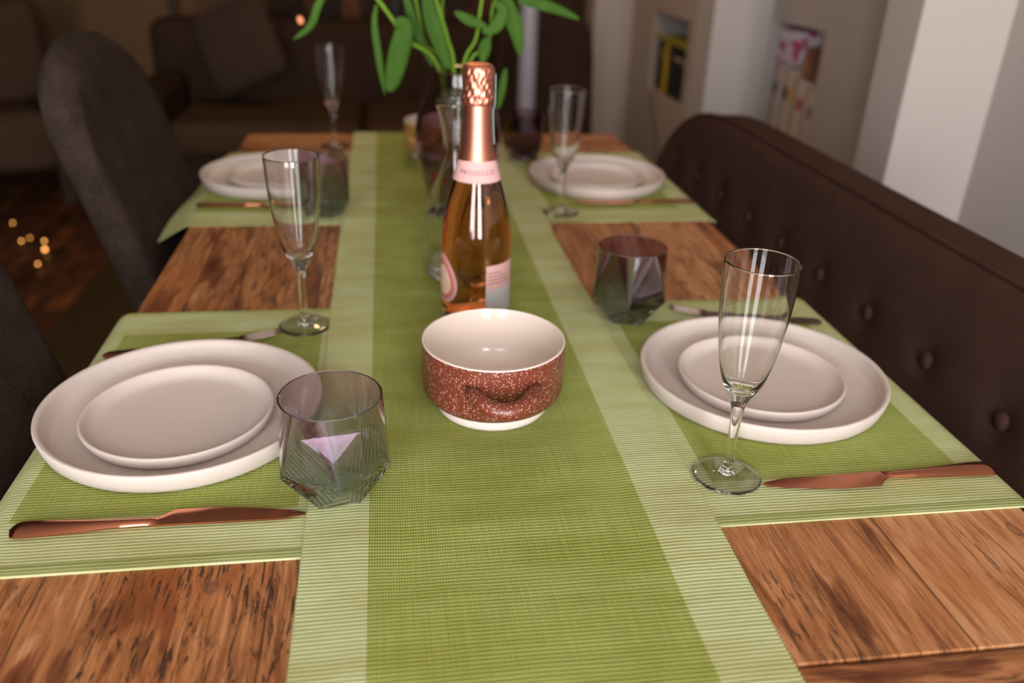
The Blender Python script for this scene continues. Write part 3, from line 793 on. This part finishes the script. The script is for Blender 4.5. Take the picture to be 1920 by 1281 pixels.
# ------------------------------------------------------------ dining chairs (left)
def chair():
    t = thing('dining_chair', 'grey tweed high back dining chair at the far left of the table', 'dining chair', (-.42, 1.525, FL), group='grey tweed dining chairs')
    W = .225
    def zt(y):
        a = min(1, abs(y)/W); return .278-.05*a**2-.16*max(0, 1-math.sqrt(max(0, 1-a**5)))
    T, B = [], []; zb = -.33
    for i in range(49):
        y = -W+2*W*i/48; top = zt(y); ct, cb = [], []
        for j in range(31):
            v = j/30; z = zb+(top-zb)*v
            d = max(0, min(top-z, W-abs(y), .03)); e = .020*(1-max(0, 1-d/.024)**2)**.5 if d < .024 else .020
            xm = .418-.418-.27*z+.002-.05*max(0, z)**2 + (-.0)
            ct.append((xm+.004+e, y, z-FL)); cb.append((xm-.012-e, y, z-FL))
        T.append(ct); B.append(cb)
    link('backrest', grid_closed(T, B), M['tweed'], t, autosmooth=60)
    bm = boxes((.03, .40, -.22, .22, .37, .47)); link('seat', bm, M['tweed'], t, smooth=False, bevel=.03)
    for lx, ly in ((.06, -.19), (.06, .15), (.34, -.19), (.34, .15)):
        link('leg', boxes((lx, lx+.04, ly, ly+.04, 0, .375)), M['dark_wood'], t, smooth=False, bevel=.004)
    return t
ch = chair()
dup(ch, (-.462, .80, FL), R(0), 'grey tweed high back dining chair nearest, cut by the left edge of the picture')

# ------------------------------------------------------------ niche contents
def book(x, y, z, th, h, d, m, label, grp, m2=None):
    """upright book, spine towards the room (-x)"""
    t = thing('book', label, 'book', (x, y, z), 0, grp)
    link('cover', boxes((0, .003, 0, th, 0, h), (0, d, 0, .002, 0, h), (0, d, th-.002, th, 0, h)), m, t, smooth=False, bevel=.0008)
    link('pages', boxes((.003, d-.003, .002, th-.002, .002, h-.002)), M['white'], t, smooth=False)
    if m2:
        link('spine_label', boxes((-.0006, 0, .1*th, .9*th, h*.70, h*.82)), m2, t, smooth=False)
    return t
def pm(name, c): return mat(name, S(c), .55)
cols = [(188, 170, 158), (176, 160, 148), (196, 178, 160), (170, 150, 146), (190, 172, 150), (180, 160, 150), (200, 182, 168), (172, 150, 140), (186, 176, 172)]
marks = [(44, 36, 40), None, (170, 70, 60), None, (190, 150, 40), (60, 56, 58), None, (60, 70, 60), (150, 150, 160)]
NB = -.1995
y = 2.297; hs = [.262, .270, .276, .284, .292, .296, .304, .300, .308]
desc = ['grey white', 'pale grey', 'cream with red label', 'pinkish grey', 'buff with yellow label', 'pale brown', 'white', 'taupe', 'greyish white']
for k in range(9):
    th = .030+.006*(k % 3)
    if y+th > 2.622: break
    book(1.20+.004*(k % 2), y, NB, th, hs[k], .15, pm('book_cover_%d' % k, cols[k]), '%s spined book, %s from the right in the bright wall niche' % (desc[k], ['first', 'second', 'third', 'fourth', 'fifth', 'sixth', 'seventh', 'eighth', 'ninth'][k]), 'upright books in the near wall niche', pm('book_mark_%d' % k, marks[k]) if marks[k] else None)
    y += th+.0012
# on top of the books: a brown box and a folded patterned cloth
bt = NB+.2625
t = tag(link('wooden_box', boxes((1.20, 1.33, 2.300, 2.41, NB+.2845+.0005, NB+.2845+.085)), M['pine'], smooth=False, bevel=.003), 'small brown wooden box lying on the books in the wall niche', 'box')
m = mat('floral_paper', rough=.6); n = N(m)
n.color(n.mix(n.ramp(n.noise(28, detail=2), [(.50, G(0)), (.54, G(1))]), S((196, 188, 196)), S((168, 52, 92))))
tag(link('gift_box', boxes((1.20, 1.33, 2.47, 2.60, NB+.3085, NB+.3085+.095)), m, smooth=False, bevel=.004), 'pink and white floral patterned box on the books in the wall niche', 'box')
N2 = -.1848
GN = 'upright books in the far wall niche'
book(1.205, 3.425, N2, .10, .150, .16, pm('black_cover', (36, 30, 28)), 'thick short black book in the far wall niche, nearest the opening edge', GN)
book(1.203, 3.530, N2, .095, .158, .16, pm('brown_black_cover', (42, 34, 28)), 'thick brown black book in the far wall niche, right of the yellow spine', GN)
yl = pm('yellow_spine', (196, 176, 14)); rd = pm('red_spot', (190, 90, 30))
yb = book(1.20, 3.632, N2, .068, .212, .16, pm('black_spine', (40, 38, 34)), 'dark book with a bright yellow spine in the far wall niche', GN)
sp_ = link('spine_print', boxes((-.0012, -.0002, .006, .062, .004, .208)), yl, yb, smooth=False)
link('red_roundel', boxes((-.0018, -.0012, .012, .036, .160, .190)), rd, sp_, smooth=False, bevel=.0005)
book(1.205, 3.706, N2, .06, .212, .16, pm('green_black_cover', (62, 64, 44)), 'dark olive book in the far wall niche, left of the yellow spine', GN, pm('olive_mark', (150, 150, 60)))
book(1.205, 3.772, N2, .05, .205, .16, pm('charcoal_cover', (54, 50, 46)), 'charcoal book in the far wall niche, leftmost of the row', GN)
tag(link('magazine', boxes((1.20, 1.36, 3.43, 3.86, N2+.2122, N2+.226)), pm('lime_cover', (140, 140, 50)), smooth=False, bevel=.002), 'lime edged magazine lying across the dark books in the far wall niche', 'magazine')
cab = spline([(1.186, 3.78, -.20), (1.182, 3.75, -.26), (1.182, 3.66, -.36), (1.184, 3.60, -.46), (1.182, 3.57, -.56), (1.182, 3.62, -.70), (1.183, 3.66, -.744)], 10)
tag(link('cable', tube(cab, .0055, 8), M['cable']), 'grey cable hanging down the wall below the far niche', 'cable')

# ------------------------------------------------------------ back of the room
t = thing('sofa', 'dark brown fabric sofa at the dim far end of the room', 'sofa', (-.11, 3.95, FL))
def ls(*b): bm = boxes(*b); return bm
link('frame', ls((-.96, .96, -.30, .50, .08, .30)), M['sofa'], t, smooth=False, bevel=.03)
link('seat_cushion', ls((-.795, .0, -.36, .26, .30, .44)), M['sofa_seat'], t, smooth=False, bevel=.05)
link('seat_cushion', ls((.005, .795, -.36, .26, .30, .44)), M['sofa_seat'], t, smooth=False, bevel=.05)
link('backrest', ls((-.96, .96, .26, .50, .28, .78)), M['sofa'], t, smooth=False, bevel=.07)
for a, b in ((-.96, -.80), (.80, .96)): link('armrest', ls((a, b, -.34, .30, .08, .56)), M['sofa'], t, smooth=False, bevel=.05)
for a in (-.92, .86):
    for b in (-.28, .42): link('leg', ls((a, a+.06, b, b+.06, 0, .085)), M['dark_wood'], t, smooth=False)
def pillow(w, h, th):
    T, B = [], []
    for i in range(21):
        a = []; b = []
        for j in range(21):
            u, v = i/10-1, j/10-1
            k = ((1-u**4)*(1-v**4))**.5; x = u*w*(1-.06*(1-abs(v)**2)*0-.05*v*v); z = v*h*(1-.05*u*u)
            a.append((x, -th*k, z)); b.append((x, th*k, z))
        T.append(a); B.append(b)
    return grid_closed(T, B)
o = link('scatter_cushion', pillow(.185, .185, .05), M['cushion']); o.location = (-.64, 4.02, -.055); o.rotation_euler = (R(-14), R(-24), R(-12))
tag(o, 'large taupe cushion tilted at the left end of the sofa', 'cushion')
# dark cabinet behind the sofa
t = thing('tall_cabinet', 'tall dark wooden cabinet behind the sofa against the far wall', 'cabinet', (.30, 5.06, FL))
link('body', ls((-1.02, .60, -.19, .235, 0, 1.55)), M['dark_wood'], t, smooth=False, bevel=.006)
for a in (-1.0, -.205, ):
    d = link('door', ls((a, a+.785, -.212, -.191, .03, 1.52)), M['dark_wood'], t, smooth=False, bevel=.006)
    link('handle', ls((a+(.75 if a < -.5 else .015), a+(.77 if a < -.5 else .035), -.235, -.213, .7, .85)), M['black'], d, smooth=False)
# armchair with a curved back
t = thing('armchair', 'dark armchair with a curved back in the dim right corner of the room', 'armchair', (.63, 3.42, FL))
bm = bmesh.new(); T, B = [], []
for i in range(33):
    y = -.20+.40*i/32; a = abs(y)/.20; zt_ = .74+.24*math.sqrt(max(0, 1-a*a))
    T.append([(y, -.05+.10*v, .30+(zt_-.30)*v) for v in [k/12 for k in range(13)]]); B.append([(y, .03+.10*v, .30+(zt_-.30)*v) for v in [k/12 for k in range(13)]])
grid_closed(T, B, bm)
link('backrest', bm, M['sofa'], t, smooth=False, bevel=.02)
link('seat', ls((-.20, .20, -.36, -.02, .28, .42)), M['sofa'], t, smooth=False, bevel=.04)
for a in (-.19, .15):
    for b in (-.34, -.02): link('leg', ls((a, a+.04, b, b+.04, 0, .29)), M['dark_wood'], t, smooth=False)
# pale grey upright post
tag(link('upright_post', lathe([(0, 0), (.04, 0), (.04, .02), (.030, .025), (.030, 2.35), (0, 2.35)], 32), M['grey_post'], autosmooth=40), 'slim pale grey upright post beyond the end of the table', 'post').location = (.474, 2.93, FL)
# floor lamp pole at the far left of the sofa
t = thing('floor_lamp', 'thin dark floor lamp pole beside the left end of the sofa', 'floor lamp', (-.97, 4.35, FL))
link('base', lathe([(0, 0), (.13, 0), (.13, .015), (.02, .03), (0, .03)], 32), M['black'], t, autosmooth=40)
link('pole', lathe([(0, .03), (.013, .03), (.013, 1.55), (0, 1.55)], 16), M['black'], t, autosmooth=40)
link('lamp_shade', lathe([(.20, 1.50), (.14, 1.78), (.138, 1.78), (.198, 1.50)], 40, closed=True), M['pale_fabric'], t, autosmooth=40)
# pale armchair far left
t = thing('easy_chair', 'pale beige easy chair in the dark at the far left', 'armchair', (-1.75, 4.1, FL), R(20))
link('seat', ls((-.24, .24, -.26, .18, .16, .42)), M['pale_fabric'], t, smooth=False, bevel=.06)
link('backrest', ls((-.26, .26, .16, .30, .16, .84)), M['pale_fabric'], t, smooth=False, bevel=.06)
for a in (-.32, .22): link('armrest', ls((a, a+.10, -.26, .24, .10, .56)), M['pale_fabric'], t, smooth=False, bevel=.04)
for a in (-.28, .22):
    for b in (-.22, .20): link('leg', ls((a, a+.05, b, b+.05, 0, .17)), M['dark_wood'], t, smooth=False)
# rug
bm = boxes((-1.08, -.47, 1.2, 3.35, FL, FL+.01)); tag(link('area_rug', bm, M['rug'], smooth=False, bevel=.003), 'olive brown rug on the floor left of the table', 'rug')
# fairy lights lying on the floor
def floor_pt(x, y, z=FL+.012):
    d = fw+r2*((x-960)/F)-u2*((y-640.5)/F); k = (z-H)/d.z; return (d.x*k, d.y*k, z)
t = thing('fairy_lights', 'string of small warm fairy lights on the floor left of the chairs', 'string lights', floor_pt(60, 460, FL))
pts = [floor_pt(x, y) for x, y in ((5, 395), (24, 418), (40, 452), (56, 446), (83, 452), (84, 468), (71, 495), (40, 520))]
bm = tube(spline(pts, 6), .002, 6); link('wire', lt(bm, t), M['black'], t)
for (x, y), s in zip(((24, 418), (40, 452), (56, 446), (83, 452), (84, 468), (71, 495)), (.0035, .0038, .003, .0042, .0062, .0038)):
    p = floor_pt(x, y, FL+.016); bm = bmesh.new(); bmesh.ops.create_uvsphere(bm, u_segments=12, v_segments=8, radius=s)
    bmesh.ops.translate(bm, verts=bm.verts, vec=p); link('bulb', lt(bm, t), M['bulb'], t)
# body added to go with the warm glow, unseen above the frame
t = thing('added_ceiling_lamp', 'added round ceiling fixture, unseen, for the warm glow over the sofa end of the room', 'ceiling lamp', (.15, 3.2, 1.7))
link('canopy', lathe([(0, 0), (.24, 0), (.24, -.03), (0, -.03)], 48), M['white'], t, autosmooth=40)

# ------------------------------------------------------------ lift the whole place so the floor is near z=0
for o in sc.objects:
    if o.parent is None and o.type in ('MESH', 'EMPTY'):
        o.location.z += Z0
